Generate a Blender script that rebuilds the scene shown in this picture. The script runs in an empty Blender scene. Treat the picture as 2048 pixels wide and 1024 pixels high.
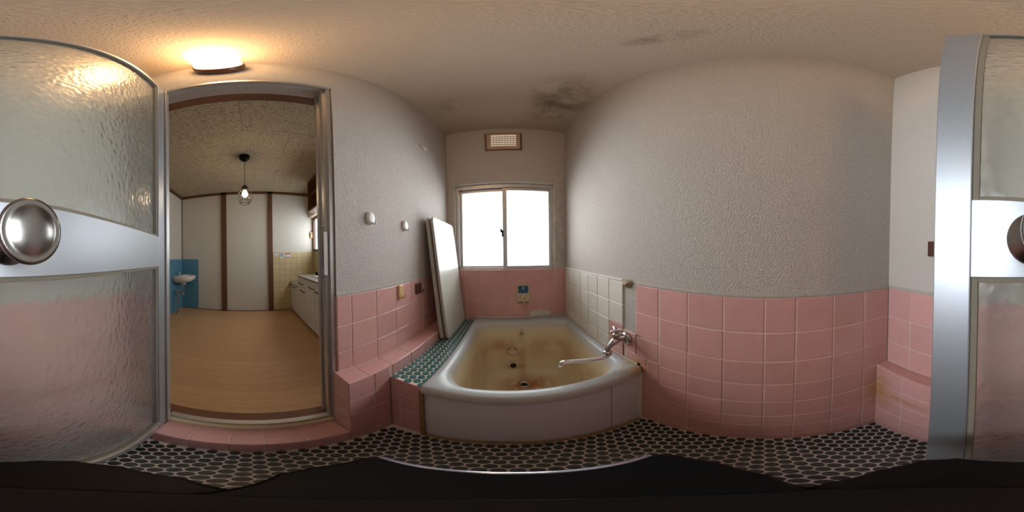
import bpy, bmesh, math, random
from mathutils import Matrix, Vector
random.seed(7)
S = bpy.context.scene
COL = S.collection

# ------------------------------------------------------------------ camera, world, exposure
CH = .9034                       # height of the viewpoint above the bathroom floor
XR, XL, YW, YB, HC = .4196, -.4428, 1.1534, -.4041, 2.0233   # right, left, window, back wall, ceiling
cam = bpy.data.cameras.new('camera'); co = bpy.data.objects.new('camera', cam); COL.objects.link(co)
cam.type = 'PANO'
try: cam.panorama_type = 'EQUIRECTANGULAR'
except Exception: cam.cycles.panorama_type = 'EQUIRECTANGULAR'
cam.clip_start = .005
yaw, pit, rol = [math.radians(a) for a in (1.2642, -.7138, .732)]
Rz = Matrix(((math.cos(yaw), math.sin(yaw), 0), (-math.sin(yaw), math.cos(yaw), 0), (0, 0, 1)))
Rx = Matrix(((1, 0, 0), (0, math.cos(pit), -math.sin(pit)), (0, math.sin(pit), math.cos(pit))))
Ry = Matrix(((math.cos(rol), 0, math.sin(rol)), (0, 1, 0), (-math.sin(rol), 0, math.cos(rol))))
M = Rz @ Rx @ Ry
ax, ay, az = M @ Vector((1, 0, 0)), M @ Vector((0, 0, 1)), M @ Vector((0, -1, 0))
co.matrix_world = Matrix(((ax.x, ay.x, az.x, 0), (ax.y, ay.y, az.y, 0), (ax.z, ay.z, az.z, CH), (0, 0, 0, 1)))
S.camera = co
w = bpy.data.worlds.new('World'); S.world = w; w.use_nodes = True
w.node_tree.nodes['Background'].inputs[0].default_value = (.75, .87, 1, 1)
w.node_tree.nodes['Background'].inputs[1].default_value = 1.0
vs = S.view_settings
vs.view_transform = 'Standard'; vs.look = 'None'; vs.gamma = 1; vs.use_curve_mapping = False
vs.exposure = 0.15
S.cycles.adaptive_threshold = .04; S.cycles.max_bounces = 8; S.cycles.diffuse_bounces = 4; S.cycles.glossy_bounces = 3; S.cycles.transmission_bounces = 6
WIN_W, WIN_SPREAD = 3.5, 118     # daylight coming in through each bathroom pane
WIN_E = 1.3      # glow of the frosted panes themselves
KWIN_E = 5.4     # daylight on the kitchen window
LAMP_E = 17.0     # bathroom wall lamp
BULB_E = 100.0    # kitchen pendant bulb
def daylight(name, x0, x1, y, z0, z1, watts, spread):
    L = bpy.data.lights.new(name, 'AREA'); L.shape = 'RECTANGLE'; L.size = x1 - x0; L.size_y = z1 - z0
    L.energy = watts; L.color = (.88, .95, 1.0); L.spread = math.radians(spread)
    o = bpy.data.objects.new(name, L); COL.objects.link(o); o.location = ((x0 + x1) / 2, y, (z0 + z1) / 2); o.rotation_euler = (math.radians(-90), 0, 0)
daylight('window_daylight', -.343, -.039, 1.2125, .817, 1.391, WIN_W, WIN_SPREAD)
daylight('window_daylight', -.007, .301, 1.1945, .817, 1.391, WIN_W, WIN_SPREAD)

# ------------------------------------------------------------------ materials
MATS = {}
class NT:
    def __init__(s, name):
        s.m = bpy.data.materials.new(name); s.m.use_nodes = True
        s.t = s.m.node_tree; s.b = s.t.nodes['Principled BSDF']; MATS[name] = s.m
    def n(s, typ, **kw):
        o = s.t.nodes.new(typ)
        for k, v in kw.items():
            if k.startswith('i_'):
                key = k[2:]; key = int(key) if key.isdigit() else key
                o.inputs[key].default_value = v
            else: setattr(o, k, v)
        return o
    def l(s, a, b): s.t.links.new(a, b)
    def pos(s): return s.n('ShaderNodeNewGeometry').outputs['Position']
    def obj(s): return s.n('ShaderNodeTexCoord').outputs['Object']
    def noise(s, vec, scale, detail=3, rough=.55, stretch=None):
        if stretch:
            m = s.n('ShaderNodeMapping'); m.inputs['Scale'].default_value = stretch; s.l(vec, m.inputs[0]); vec = m.outputs[0]
        o = s.n('ShaderNodeTexNoise'); o.inputs['Scale'].default_value = scale; o.inputs['Detail'].default_value = detail
        o.inputs['Roughness'].default_value = rough; s.l(vec, o.inputs['Vector']); return o.outputs['Fac']
    def voro(s, vec, scale, feature='F1', smooth=None):
        o = s.n('ShaderNodeTexVoronoi', feature=feature); o.inputs['Scale'].default_value = scale; s.l(vec, o.inputs['Vector'])
        if feature == 'SMOOTH_F1': o.inputs['Smoothness'].default_value = .6
        return o.outputs['Distance']
    def rng(s, v, a, b, c=0., d=1.):
        o = s.n('ShaderNodeMapRange'); s.l(v, o.inputs[0])
        for i, q in enumerate((a, b, c, d)): o.inputs[i + 1].default_value = q
        return o.outputs[0]
    def math(s, op, a, b):
        o = s.n('ShaderNodeMath', operation=op)
        for i, q in enumerate((a, b)):
            if isinstance(q, (int, float)): o.inputs[i].default_value = q
            else: s.l(q, o.inputs[i])
        return o.outputs[0]
    def mix(s, fac, a, b):
        o = s.n('ShaderNodeMix', data_type='RGBA')
        if isinstance(fac, (int, float)): o.inputs[0].default_value = fac
        else: s.l(fac, o.inputs[0])
        for i, q in ((6, a), (7, b)):
            if isinstance(q, tuple): o.inputs[i].default_value = (*q, 1)
            else: s.l(q, o.inputs[i])
        return o.outputs[2]
    def ball(s, vec, p, r0, r1, scale=(1, 1, 1)):      # 1 inside r0, 0 outside r1
        m = s.n('ShaderNodeMapping'); m.inputs['Location'].default_value = tuple(-p[i] * scale[i] for i in range(3)); m.inputs['Scale'].default_value = scale
        s.l(vec, m.inputs[0]); d = s.n('ShaderNodeVectorMath', operation='LENGTH'); s.l(m.outputs[0], d.inputs[0])
        return s.rng(d.outputs['Value'], r0, r1, 1, 0)
    def bump(s, h, strength, dist):
        o = s.n('ShaderNodeBump'); o.inputs['Strength'].default_value = strength; o.inputs['Distance'].default_value = dist
        s.l(h, o.inputs['Height']); s.l(o.outputs[0], s.b.inputs['Normal']); return o
    def col(s, c):
        if isinstance(c, tuple): s.b.inputs['Base Color'].default_value = (*c, 1)
        else: s.l(c, s.b.inputs['Base Color'])
    def set(s, **kw):
        for k, v in kw.items(): s.b.inputs[k.replace('_', ' ')].default_value = v
        return s
    def rand(s, c, amt):                               # small shift from piece to piece
        r = s.n('ShaderNodeObjectInfo').outputs['Random']
        h = s.n('ShaderNodeHueSaturation'); s.l(s.rng(r, 0, 1, 1 - amt, 1 + amt), h.inputs['Value'])
        if isinstance(c, tuple): h.inputs['Color'].default_value = (*c, 1)
        else: s.l(c, h.inputs['Color'])
        return h.outputs[0]

def simple(name, c, rough=.5, metal=0., nscale=40, namt=.12, bump=0., rand=0., **kw):
    t = NT(name); p = t.obj(); f = t.noise(p, nscale, 4)
    d = tuple(q * (1 - namt) for q in c); u = tuple(min(1, q * (1 + namt)) for q in c)
    cc = t.mix(f, d, u)
    if rand: cc = t.rand(cc, rand)
    t.col(cc); t.set(Roughness=rough, Metallic=metal, **kw)
    if bump: t.bump(f, 1.0, bump)
    return t

PL = (.53, .475, .425)
t = NT('roughcast_plaster'); p = t.pos()
big = t.noise(p, 3, 3); fine = t.noise(p, 120, 2, .6)
c = t.mix(t.rng(big, .3, .7), tuple(q * .93 for q in PL), tuple(q * 1.04 for q in PL)); t.col(t.mix(t.rng(fine, .3, .7), tuple(q * .85 for q in PL), c))
t.set(Roughness=.85); t.bump(t.noise(p, 310, 1.6, .7), 1, .0037)
t = NT('smooth_plaster'); p = t.pos(); fine = t.noise(p, 300, 1)
grime = t.math('MULTIPLY', t.ball(p, (.38, YW, 1.15), .05, .3, (1.2, 1, .45)), t.rng(t.noise(p, 18, 5, .65), .42, .7))
c = t.mix(t.noise(p, 4, 3), tuple(q * .93 for q in PL), tuple(q * 1.05 for q in PL))
t.col(t.mix(t.math('MULTIPLY', grime, .5), c, (.2, .16, .12))); t.set(Roughness=.85); t.bump(fine, 1, .0009)
t = NT('ceiling_plaster'); p = t.pos(); fine = t.noise(p, 130, 2, .6)
st = t.rng(t.noise(p, 9, 5, .65), .37, .60)
m1 = t.math('MULTIPLY', st, t.ball(p, (.27, .80, HC), .07, .28, (1.5, .85, 1)))
m2 = t.math('MULTIPLY', st, t.ball(p, (.225, .17, HC), .03, .09, (2.2, .9, 1)))
m3 = t.math('MULTIPLY', st, t.ball(p, (-.28, .80, HC), .0, .1))
mm = t.math('MAXIMUM', t.math('MAXIMUM', m1, m2), t.math('MULTIPLY', m3, .6))
c = t.mix(t.noise(p, 3, 3), (.47, .375, .285), (.53, .43, .335))
t.col(t.mix(t.math('MULTIPLY', mm, .85), c, (.17, .115, .075))); t.set(Roughness=.9); t.bump(fine, 1, .0026)

def pinktile(name, c):
    t = NT(name); p = t.pos(); f = t.noise(p, 25, 2)
    cc = t.mix(f, tuple(q * .93 for q in c), tuple(q * 1.05 for q in c)); cc = t.rand(cc, .05)
    n = t.noise(p, 34, 3, .7)
    r1 = t.ball(p, (.405, -.37, .33), .02, .13, (1.5, 1.2, .8)); r2 = t.ball(p, (.33, -.356, .325), .0, .02, (.12, 1, 1)); r3 = t.ball(p, (.41, .40, .42), .01, .07)
    r4 = t.ball(p, (-.235, .385, .2), .0, .03, (1, 1, .1))
    r = t.math('MAXIMUM', t.math('MAXIMUM', r1, r2), t.math('MAXIMUM', r3, t.math('MULTIPLY', r4, .6)))
    r = t.math('MULTIPLY', r, t.rng(n, .28, .48))
    t.col(t.mix(t.math('MULTIPLY', r, .8), cc, (.42, .2, .06))); t.set(Roughness=.22, IOR=1.5, Coat_Weight=.0)
    t.bump(t.noise(p, 14, 1), .5, .003)
pinktile('pink_tile', (.60, .325, .30))
pinktile('white_tile', (.66, .62, .55))
simple('grout', (.62, .47, .42), .9, nscale=60, namt=.25, bump=.0005)
simple('cement', (.42, .39, .35), .95, nscale=50, namt=.2, bump=.002)
simple('old_cement', (.34, .27, .19), .95, nscale=70, namt=.35, bump=.003)
simple('white_filler', (.62, .58, .52), .9, nscale=60, namt=.12, bump=.001)
t = NT('floor_grout'); p = t.pos(); n = t.noise(p, 30, 5)
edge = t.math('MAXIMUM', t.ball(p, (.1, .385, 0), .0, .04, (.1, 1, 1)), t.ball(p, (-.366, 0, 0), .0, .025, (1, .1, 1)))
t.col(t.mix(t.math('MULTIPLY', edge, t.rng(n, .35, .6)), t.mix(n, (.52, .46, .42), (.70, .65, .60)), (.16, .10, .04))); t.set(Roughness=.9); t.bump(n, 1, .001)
def disc(name, a, b, rim):
    t = NT(name); r = t.n('ShaderNodeObjectInfo').outputs['Random']; p = t.obj()
    L = t.n('ShaderNodeVectorMath', operation='LENGTH'); t.l(p, L.inputs[0])
    c = t.mix(r, a, b); n = t.noise(t.pos(), 90, 4)
    c = t.mix(t.rng(n, .35, .75), c, tuple(q * 1.5 for q in b))
    t.col(t.mix(t.rng(L.outputs['Value'], .0102, .0128), c, rim)); t.set(Roughness=.32)
disc('dark_mosaic', (.026, .042, .042), (.046, .058, .054), (.012, .014, .012))
disc('teal_mosaic', (.022, .095, .125), (.045, .12, .105), (.03, .045, .03))
t = NT('dark_mosaic_rest'); p = t.pos(); t.col(t.mix(t.noise(p, 40), (.018, .028, .026), (.034, .040, .036))); t.set(Roughness=.32)

t = NT('tub_enamel'); p = t.pos(); n = t.noise(p, 14, 5, .65)
sep = t.n('ShaderNodeSeparateXYZ'); t.l(p, sep.inputs[0]); z = sep.outputs['Z']
inside = t.rng(z, .425, .36)
c = t.mix(n, (.385, .40, .395), (.43, .445, .44))
c = t.mix(t.math('MULTIPLY', inside, .75), c, (.72, .58, .32))
band = t.math('MULTIPLY', t.rng(z, .33, .27), t.rng(z, .12, .24)); band = t.math('MULTIPLY', band, t.rng(t.noise(p, 7, 5, .7), .36, .66))
c = t.mix(t.math('MULTIPLY', band, .75), c, (.42, .21, .06))
rust = t.math('MULTIPLY', t.ball(p, (.09, .84, .03), .03, .17, (.8, 1.2, 1)), t.rng(t.noise(p, 22, 4, .7), .26, .50))
c = t.mix(t.math('MULTIPLY', rust, .95), c, (.33, .11, .02))
run = t.math('MULTIPLY', t.ball(p, (.075, .98, .05), .008, .035, (1, .12, .12)), t.rng(n, .3, .6)); run = t.math('MULTIPLY', run, t.rng(z, .40, .36))
c = t.mix(t.math('MULTIPLY', run, .7), c, (.36, .16, .05))
hook = t.math('MULTIPLY', t.ball(p, (.078, 1.04, .345), .003, .03, (1, .3, .6)), t.rng(t.noise(p, 60, 4), .35, .6))
c = t.mix(t.math('MULTIPLY', hook, .85), c, (.10, .06, .02))
cor = t.math('MULTIPLY', t.ball(p, (.41, .405, .43), .015, .075, (1, 1, 1)), t.rng(t.noise(p, 30, 4), .38, .52))
c = t.mix(t.math('MULTIPLY', cor, .9), c, (.45, .26, .07))
t.col(c); t.set(Roughness=.33); t.bump(t.noise(p, 120, 3), .4, .0008)
t = NT('apron_enamel'); p = t.pos(); sx = t.n('ShaderNodeSeparateXYZ'); t.l(p, sx.inputs[0])
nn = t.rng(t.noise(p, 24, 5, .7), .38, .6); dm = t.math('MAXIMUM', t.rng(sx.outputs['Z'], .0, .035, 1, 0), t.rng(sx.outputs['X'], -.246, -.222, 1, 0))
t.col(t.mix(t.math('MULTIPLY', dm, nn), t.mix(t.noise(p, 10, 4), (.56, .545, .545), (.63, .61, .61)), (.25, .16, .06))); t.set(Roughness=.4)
simple('brown_sealant', (.26, .15, .05), .8, nscale=60, namt=.5, bump=.002)

t = NT('brushed_aluminium'); p = t.obj()
br = t.noise(p, 30, 4, .6, (1, 1, 30)); t.col(t.mix(br, (.43, .46, .49), (.52, .54, .57))); t.set(Metallic=.92, Roughness=.45); t.bump(br, .15, .0004)
t = NT('brushed_aluminium_upright'); p = t.obj()
br = t.noise(p, 30, 4, .6, (30, 30, 1)); sc = t.rng(t.noise(p, 45, 6, .7), .66, .72)
t.col(t.mix(t.math('MULTIPLY', sc, .3), t.mix(br, (.42, .45, .49), (.50, .53, .57)), (.2, .18, .16))); t.set(Metallic=.92, Roughness=.46); t.bump(br, .15, .0004)
simple('frame_aluminium', (.54, .52, .50), .42, .85, nscale=60, namt=.15)
simple('gasket', (.15, .125, .09), .7)
t = simple('steel', (.37, .355, .335), .21, 1., nscale=70, namt=.18)
simple('chrome', (.72, .70, .70), .16, 1., nscale=50, namt=.15)
simple('dull_chrome', (.52, .47, .46), .26, 1., nscale=90, namt=.3)
t = NT('hammered_glass'); p = t.obj()
m = t.n('ShaderNodeMapping'); m.inputs['Scale'].default_value = (1, 1, .62); t.l(p, m.inputs[0])
ns = t.noise(m.outputs[0], 95, 0.6, .4)
t.col((.93, .97, .93)); t.set(Roughness=.21, Transmission_Weight=.97, IOR=1.40)
t.bump(ns, .9, .0019)

def emit(name, c, e, base=(.8, .8, .8), rough=.4, tex=None):
    t = NT(name); p = t.obj(); n = t.noise(p, 30, 3)
    t.col(base); t.l(t.mix(n, tuple(q * .95 for q in c), c), t.b.inputs['Emission Color'])
    t.set(Emission_Strength=e, Roughness=rough); return t
emit('daylit_pane', (.90, .955, 1.0), WIN_E)
emit('daylit_kitchen_pane', (.86, .94, 1.0), KWIN_E)
emit('lamp_glass', (1, .62, .29), LAMP_E)
emit('bulb_glass', (1, .72, .42), BULB_E)
emit('vent_daylight', (1, .90, .76), .42, (.7, .62, .52))
simple('brown_bakelite', (.10, .035, .018), .35)
simple('beige_plastic', (.58, .46, .30), .45)
simple('tan_hook', (.62, .42, .18), .3)
simple('brown_hook', (.09, .035, .022), .25)
simple('white_plastic', (.76, .74, .71), .5)
simple('vent_beige', (.60, .42, .29), .5, namt=.2)
simple('vent_shadow_gap', (.20, .13, .08), .8)
t = simple('lid_face', (.49, .475, .41), .30, nscale=6, namt=.05, Specular_IOR_Level=.16)
simple('lid_edge', (.40, .36, .31), .4, namt=.2)
simple('lid_back', (.50, .46, .40), .5)
simple('lid_mark', (.30, .25, .2), .6)
simple('label_blue', (.01, .085, .15), .4)
simple('label_white', (.75, .78, .8), .5)
simple('label_red', (.38, .07, .05), .5)
simple('label_sky', (.10, .28, .48), .5)
simple('dark_hole', (.015, .008, .005), .8)
simple('peach_cap', (.62, .42, .30), .45)
simple('black_plastic', (.0025, .003, .004), .4, namt=.3, Specular_IOR_Level=.12)
simple('black_metal', (.004, .0035, .004), .4, 0., namt=.3, Specular_IOR_Level=.15)
simple('black_rubber', (.012, .012, .012), .8)
simple('bluish_highlight', (.55, .58, .75), .25, .9)
t = NT('dark_wood'); p = t.obj(); g = t.noise(p, 14, 5, .6, (6, 6, .6)); t.col(t.mix(g, (.075, .028, .013), (.16, .065, .03))); t.set(Roughness=.5); t.bump(g, .3, .001)
t = NT('lintel_wood'); p = t.obj(); g = t.noise(p, 14, 5, .6, (6, .6, 6)); t.col(t.mix(g, (.11, .04, .017), (.21, .085, .04))); t.set(Roughness=.5); t.bump(g, .3, .001)
t = NT('floor_plank'); p = t.pos(); g = t.noise(p, 10, 6, .65, (8, .7, 1)); c = t.mix(g, (.50, .285, .135), (.66, .40, .20)); t.col(t.rand(c, .05)); t.set(Roughness=.42)
t = NT('pitted_board'); p = t.pos()
pit_ = t.rng(t.noise(p, 9, 2, .7, (22, 6, 1)), .575, .615)
t.col(t.mix(pit_, t.rand((.42, .34, .23), .02), (.10, .07, .04))); t.set(Roughness=.9); t.bump(pit_, .6, -.002)
simple('kitchen_paint', (.62, .58, .51), .7, nscale=3, namt=.04)
t = NT('blue_panel'); p = t.pos(); t.col(t.mix(t.noise(p, 5, 3, .5, (6, 6, .3)), (.085, .24, .35), (.115, .30, .42))); t.set(Roughness=.4)
t = NT('yellow_tile'); p = t.pos(); t.col(t.rand(t.mix(t.noise(p, 8), (.58, .46, .25), (.66, .54, .32)), .04)); t.set(Roughness=.25)
simple('yellow_grout', (.36, .28, .16), .9)
simple('cabinet_white', (.74, .71, .68), .35, nscale=3, namt=.03)
simple('counter_grey', (.30, .27, .22), .35, .3, namt=.2)
simple('ceramic', (.76, .70, .66), .15, namt=.04)
simple('kick_dark', (.03, .025, .02), .8)
simple('hollow_wall', (.3, .28, .25), .9)

# ------------------------------------------------------------------ mesh helpers
def link(name, me, mat, parent=None, mw=None):
    o = bpy.data.objects.new(name, me)
    if mat and not me.materials: me.materials.append(MATS[mat])
    COL.objects.link(o)
    if parent: o.parent = parent
    if mw is not None: o.matrix_basis = mw
    return o
def tag(o, label, cat=None, group=None, kind=None):
    o['label'] = label
    if cat: o['category'] = cat
    if group: o['group'] = group
    if kind: o['kind'] = kind
    return o
def empty(name, loc=(0, 0, 0), rz=0):
    o = bpy.data.objects.new(name, None); COL.objects.link(o); o.location = loc; o.rotation_euler = (0, 0, rz); o.empty_display_size = .05
    return o
def from_bm(name, bm, mat, parent=None, smooth=False, mw=None):
    bmesh.ops.recalc_face_normals(bm, faces=bm.faces)
    me = bpy.data.meshes.new(name); bm.to_mesh(me); bm.free()
    if smooth:
        for f in me.polygons: f.use_smooth = True
    return link(name, me, mat, parent, mw)
def add_box(bm, b, bev=0):
    x0, x1, y0, y1, z0, z1 = b
    vs_ = [bm.verts.new(p) for p in ((x0, y0, z0), (x1, y0, z0), (x1, y1, z0), (x0, y1, z0), (x0, y0, z1), (x1, y0, z1), (x1, y1, z1), (x0, y1, z1))]
    fs = [bm.faces.new([vs_[i] for i in q]) for q in ((0, 3, 2, 1), (4, 5, 6, 7), (0, 1, 5, 4), (1, 2, 6, 5), (2, 3, 7, 6), (3, 0, 4, 7))]
    if bev:
        es = list({e for f in fs for e in f.edges})
        bmesh.ops.bevel(bm, geom=es, offset=bev, segments=2, affect='EDGES', profile=.6)
def box(name, b, mat, parent=None, bev=0):
    b = (min(b[0], b[1]), max(b[0], b[1]), min(b[2], b[3]), max(b[2], b[3]), min(b[4], b[5]), max(b[4], b[5]))
    bm = bmesh.new(); add_box(bm, b, bev); return from_bm(name, bm, mat, parent)
def boxes(name, bl, mat, parent=None, bev=0):
    bm = bmesh.new()
    for b in bl: add_box(bm, b, bev)
    return from_bm(name, bm, mat, parent)
def lathe(name, prof, mat, parent=None, origin=(0, 0, 0), axis='Z', n=32, sy=1.0):
    """prof: list of (radius, height); closed ends when radius is 0"""
    bm = bmesh.new(); rings = []
    def put(r, h, a):
        u, v = r * math.cos(a), r * math.sin(a) * sy
        p = {'Z': (u, v, h), 'X': (h, u, v), 'Y': (u, h, v)}[axis]
        return bm.verts.new((p[0] + origin[0], p[1] + origin[1], p[2] + origin[2]))
    for r, h in prof:
        rings.append([put(r, h, 2 * math.pi * k / n) for k in range(n)] if r > 1e-6 else [put(0, h, 0)])
    for a, b in zip(rings, rings[1:]):
        for k in range(n):
            q = [a[k % len(a)], a[(k + 1) % len(a)], b[(k + 1) % len(b)], b[k % len(b)]]
            q = list(dict.fromkeys(q))
            if len(q) > 2:
                try: bm.faces.new(q)
                except ValueError: pass
    return from_bm(name, bm, mat, parent, True)
def tube_bm(bm, pts, r, n=10, cap=True):
    pts = [Vector(p) for p in pts]; rr = r if isinstance(r, (list, tuple)) else [r] * len(pts)
    rings = []; up = None
    for i, p in enumerate(pts):
        d = (pts[min(i + 1, len(pts) - 1)] - pts[max(i - 1, 0)]).normalized()
        if up is None: up = d.orthogonal().normalized()
        up = (up - d * up.dot(d)).normalized(); s = d.cross(up)
        rings.append([bm.verts.new(p + (up * math.cos(2 * math.pi * k / n) + s * math.sin(2 * math.pi * k / n)) * rr[i]) for k in range(n)])
    for a, b in zip(rings, rings[1:]):
        for k in range(n): bm.faces.new((a[k], a[(k + 1) % n], b[(k + 1) % n], b[k]))
    if cap: bm.faces.new(rings[0][::-1]); bm.faces.new(rings[-1])
def tube(name, pts, r, mat, parent=None, n=12):
    bm = bmesh.new(); tube_bm(bm, pts, r, n); o = from_bm(name, bm, mat, parent, True)
    return o
def smooth_path(ctrl, k=8):
    P = [Vector(p) for p in ctrl]; P = [P[0] * 2 - P[1]] + P + [P[-1] * 2 - P[-2]]; out = []
    for i in range(1, len(P) - 2):
        for j in range(k):
            t_ = j / k; a, b, c_, d = P[i - 1:i + 3]
            out.append(.5 * ((2 * b) + (c_ - a) * t_ + (2 * a - 5 * b + 4 * c_ - d) * t_ ** 2 + (3 * b - a - 3 * c_ + d) * t_ ** 3))
    return out + [P[-2]]
def rrect(x0, x1, y0, y1, r, n=8):
    out = []
    for cx, cy, a0 in ((x1 - r, y1 - r, 0), (x0 + r, y1 - r, 90), (x0 + r, y0 + r, 180), (x1 - r, y0 + r, 270)):
        for k in range(n + 1):
            a = math.radians(a0 + 90 * k / n); out.append((cx + r * math.cos(a), cy + r * math.sin(a)))
    return out
def loft(bm, rings, cap0=False, cap1=False):
    R_ = [[bm.verts.new(p) for p in ring] for ring in rings]; n = len(R_[0])
    for a, b in zip(R_, R_[1:]):
        for k in range(n): bm.faces.new((a[k], a[(k + 1) % n], b[(k + 1) % n], b[k]))
    if cap0: bm.faces.new(R_[0][::-1])
    if cap1: bm.faces.new(R_[-1])
def plate(name, w_, h_, r, t_, mat, parent=None, mw=None, bev=.0015, n=6):
    """rounded plate: w along local x, h along local y, thickness along +z"""
    bm = bmesh.new(); o = lambda d, z: [(x, y, z) for x, y in rrect(-w_ / 2 + d, w_ / 2 - d, -h_ / 2 + d, h_ / 2 - d, max(r - d, .0004), n)]
    loft(bm, [o(0, 0), o(0, t_ - bev), o(bev * .3, t_ - bev * .3), o(bev, t_)], True, True)
    return from_bm(name, bm, mat, parent, False, mw)
def frame_mw(origin, u, v):
    u = Vector(u).normalized(); v = Vector(v).normalized(); n = u.cross(v)
    return Matrix(((u.x, v.x, n.x, origin[0]), (u.y, v.y, n.y, origin[1]), (u.z, v.z, n.z, origin[2]), (0, 0, 0, 1)))

TM = {}
def tile_mesh(w_, h_, mat, t_=.006, ch=.0022):
    k = (round(w_, 4), round(h_, 4), mat, t_)
    if k not in TM:
        bm = bmesh.new()
        q = lambda d, z: [bm.verts.new((x, y, z)) for x, y in ((-w_ / 2 + d, -h_ / 2 + d), (w_ / 2 - d, -h_ / 2 + d), (w_ / 2 - d, h_ / 2 - d), (-w_ / 2 + d, h_ / 2 - d))]
        a, b, c_, d_ = q(0, -t_), q(0, -ch * .55), q(ch * .45, -ch * .12), q(ch, 0)
        for r0, r1 in ((a, b), (b, c_), (c_, d_)):
            for i in range(4): bm.faces.new((r0[i], r0[(i + 1) % 4], r1[(i + 1) % 4], r1[i]))
        bm.faces.new(d_)
        me = bpy.data.meshes.new('tile'); bm.to_mesh(me); bm.free(); me.materials.append(MATS[mat]); TM[k] = me
    return TM[k]
NORM = {'+X': ((0, 1, 0), (0, 0, 1)), '-X': ((0, -1, 0), (0, 0, 1)), '+Y': ((-1, 0, 0), (0, 0, 1)), '-Y': ((1, 0, 0), (0, 0, 1)), '+Z': ((1, 0, 0), (0, 1, 0))}
def tile(parent, facing, plane, a0, a1, b0, b1, mat='pink_tile', gap=.0028, name='tile'):
    """one tile in the plane; a = horizontal axis (Y on X walls, X on Y walls, X on floors), b = Z (or Y on floors)"""
    a0, a1 = sorted((a0, a1)); b0, b1 = sorted((b0, b1))
    if a1 - a0 < .008 or b1 - b0 < .008: return
    j = lambda: random.uniform(-.0004, .0004)
    ca, cb, pl = (a0 + a1) / 2 + j(), (b0 + b1) / 2 + j(), plane + j()
    o = {'X': (pl, ca, cb), 'Y': (ca, pl, cb), 'Z': (ca, cb, pl)}[facing[1]]
    u, v = NORM[facing]
    return link(name, tile_mesh(a1 - a0 - gap, b1 - b0 - gap, mat), None, parent, frame_mw(o, u, v))
def grid(parent, facing, plane, A, B, mat='pink_tile', **kw):
    for a0, a1 in zip(A, A[1:]):
        for b0, b1 in zip(B, B[1:]): tile(parent, facing, plane, a0, a1, b0, b1, mat, **kw)

# ------------------------------------------------------------------ bathroom shell
T = .13
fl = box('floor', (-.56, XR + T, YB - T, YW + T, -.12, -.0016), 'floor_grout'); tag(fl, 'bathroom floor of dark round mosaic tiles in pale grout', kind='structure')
ce = box('ceiling', (XL - T, XR + T, YB - T, YW + T, HC, HC + .08), 'ceiling_plaster'); tag(ce, 'stained plaster bathroom ceiling', kind='structure')
PP = .004                                     # tiles stand proud of the plaster
wr = box('wall_right', (XR + PP, XR + T, YB - T, YW + T, -.12, HC), 'roughcast_plaster'); tag(wr, 'bathroom wall of roughcast plaster over pink and white tiles, behind the tap', kind='structure')
WX0, WX1, WZ0, WZ1 = -.388, .338, .790, 1.452
VX0, VX1, VZ0, VZ1 = -.135, .09, 1.770, 1.945
wf = boxes('wall_front', [(XL - T, XR + T, YW + PP, YW + T, -.12, WZ0), (XL - T, WX0, YW + PP, YW + T, WZ0, WZ1), (WX1, XR + T, YW + PP, YW + T, WZ0, WZ1),
    (XL - T, XR + T, YW + PP, YW + T, WZ1, HC)], 'smooth_plaster'); tag(wf, 'bathroom window wall, plaster above and pink tiles below', kind='structure')
wb = box('wall_back', (XL - T, XR + T, YB - PP, YB - T, -.12, HC), 'smooth_plaster'); tag(wb, 'plain bathroom wall behind the open glass door, pink tiles below', kind='structure')
DY0, DY1, DZ = -.268, .249, 1.768
wl = boxes('wall_left', [(-.56, XL - PP, DY1 + .002, YW + T, -.12, HC), (-.56, XL - PP, YB - T, -.345, -.12, HC), (-.466, XL - PP, -.345, DY0, -.12, HC), (-.56, XL - PP, DY0, DY1 + .002, DZ, HC), (-.56, -.466, -.345, DY0, DZ, HC), (-.56, -.46, -.345, DY1 + .002, -.12, .118)], 'roughcast_plaster')
tag(wl, 'bathroom wall of roughcast plaster with the doorway to the kitchen', kind='structure')

# ---- right wall tiles
box('grout', (XR + .0014, XR + PP + .001, YB, .424, 0, .787), 'grout', wr)
box('grout', (XR + .0014, XR + PP + .001, .492, YW, .40, .790), 'white_filler', wr)
box('grout', (XR + .0014, XR + PP + .001, .40, .50, .36, .582), 'grout', wr)
box('mortar_bed', (XR + .003, XR + PP + .002, .422, .494, .579, .786), 'cement', wr)
colsR = [YB, -.300, -.193, -.085, -.003, .107, .213, .316]
rowsR = [.0, .062, .168, .255, .362, .468, .574, .681, .787]
grid(wr, '-X', XR, colsR, rowsR)
grid(wr, '-X', XR, [.319, .423], [.478, .574, .681, .786])
tile(wr, '-X', XR, .371, .476, .434, .478); tile(wr, '-X', XR, .316, .369, .382, .476); tile(wr, '-X', XR, .369, .405, .382, .432)
grid(wr, '-X', XR, [.316, .404], [.0, .062, .168, .272, .382])
tile(wr, '-X', XR, .424, .4935, .479, .578)
wc = [.494, .589, .688, .786, .886, .984, 1.082, YW]
grid(wr, '-X', XR - .003, wc[1:], [.425, .50, .597, .693, .790], 'white_tile')
grid(wr, '-X', XR - .003, wc[:2], [.597, .693, .790], 'white_tile')
grid(wr, '-X', XR - .003, wc[:2], [.425, .474, .597])
box('mortar_cap', (XR - .006, XR + PP + .002, .492, YW, .7905, .800), 'white_filler', wr, .002)
box('mortar_cap', (XR - .001, XR + PP + .002, YB, .430, .7875, .7965), 'cement', wr, .002)
bm = bmesh.new(); bmesh.ops.create_icosphere(bm, subdivisions=2, radius=1)
for v in bm.verts:
    f = 1 + random.uniform(-.28, .28); v.co = Vector((v.co.x * .015 * f + XR + .001, v.co.y * .028 * f + .470, v.co.z * .017 * f + .787))
from_bm('broken_mortar', bm, 'old_cement', wr)

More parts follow.
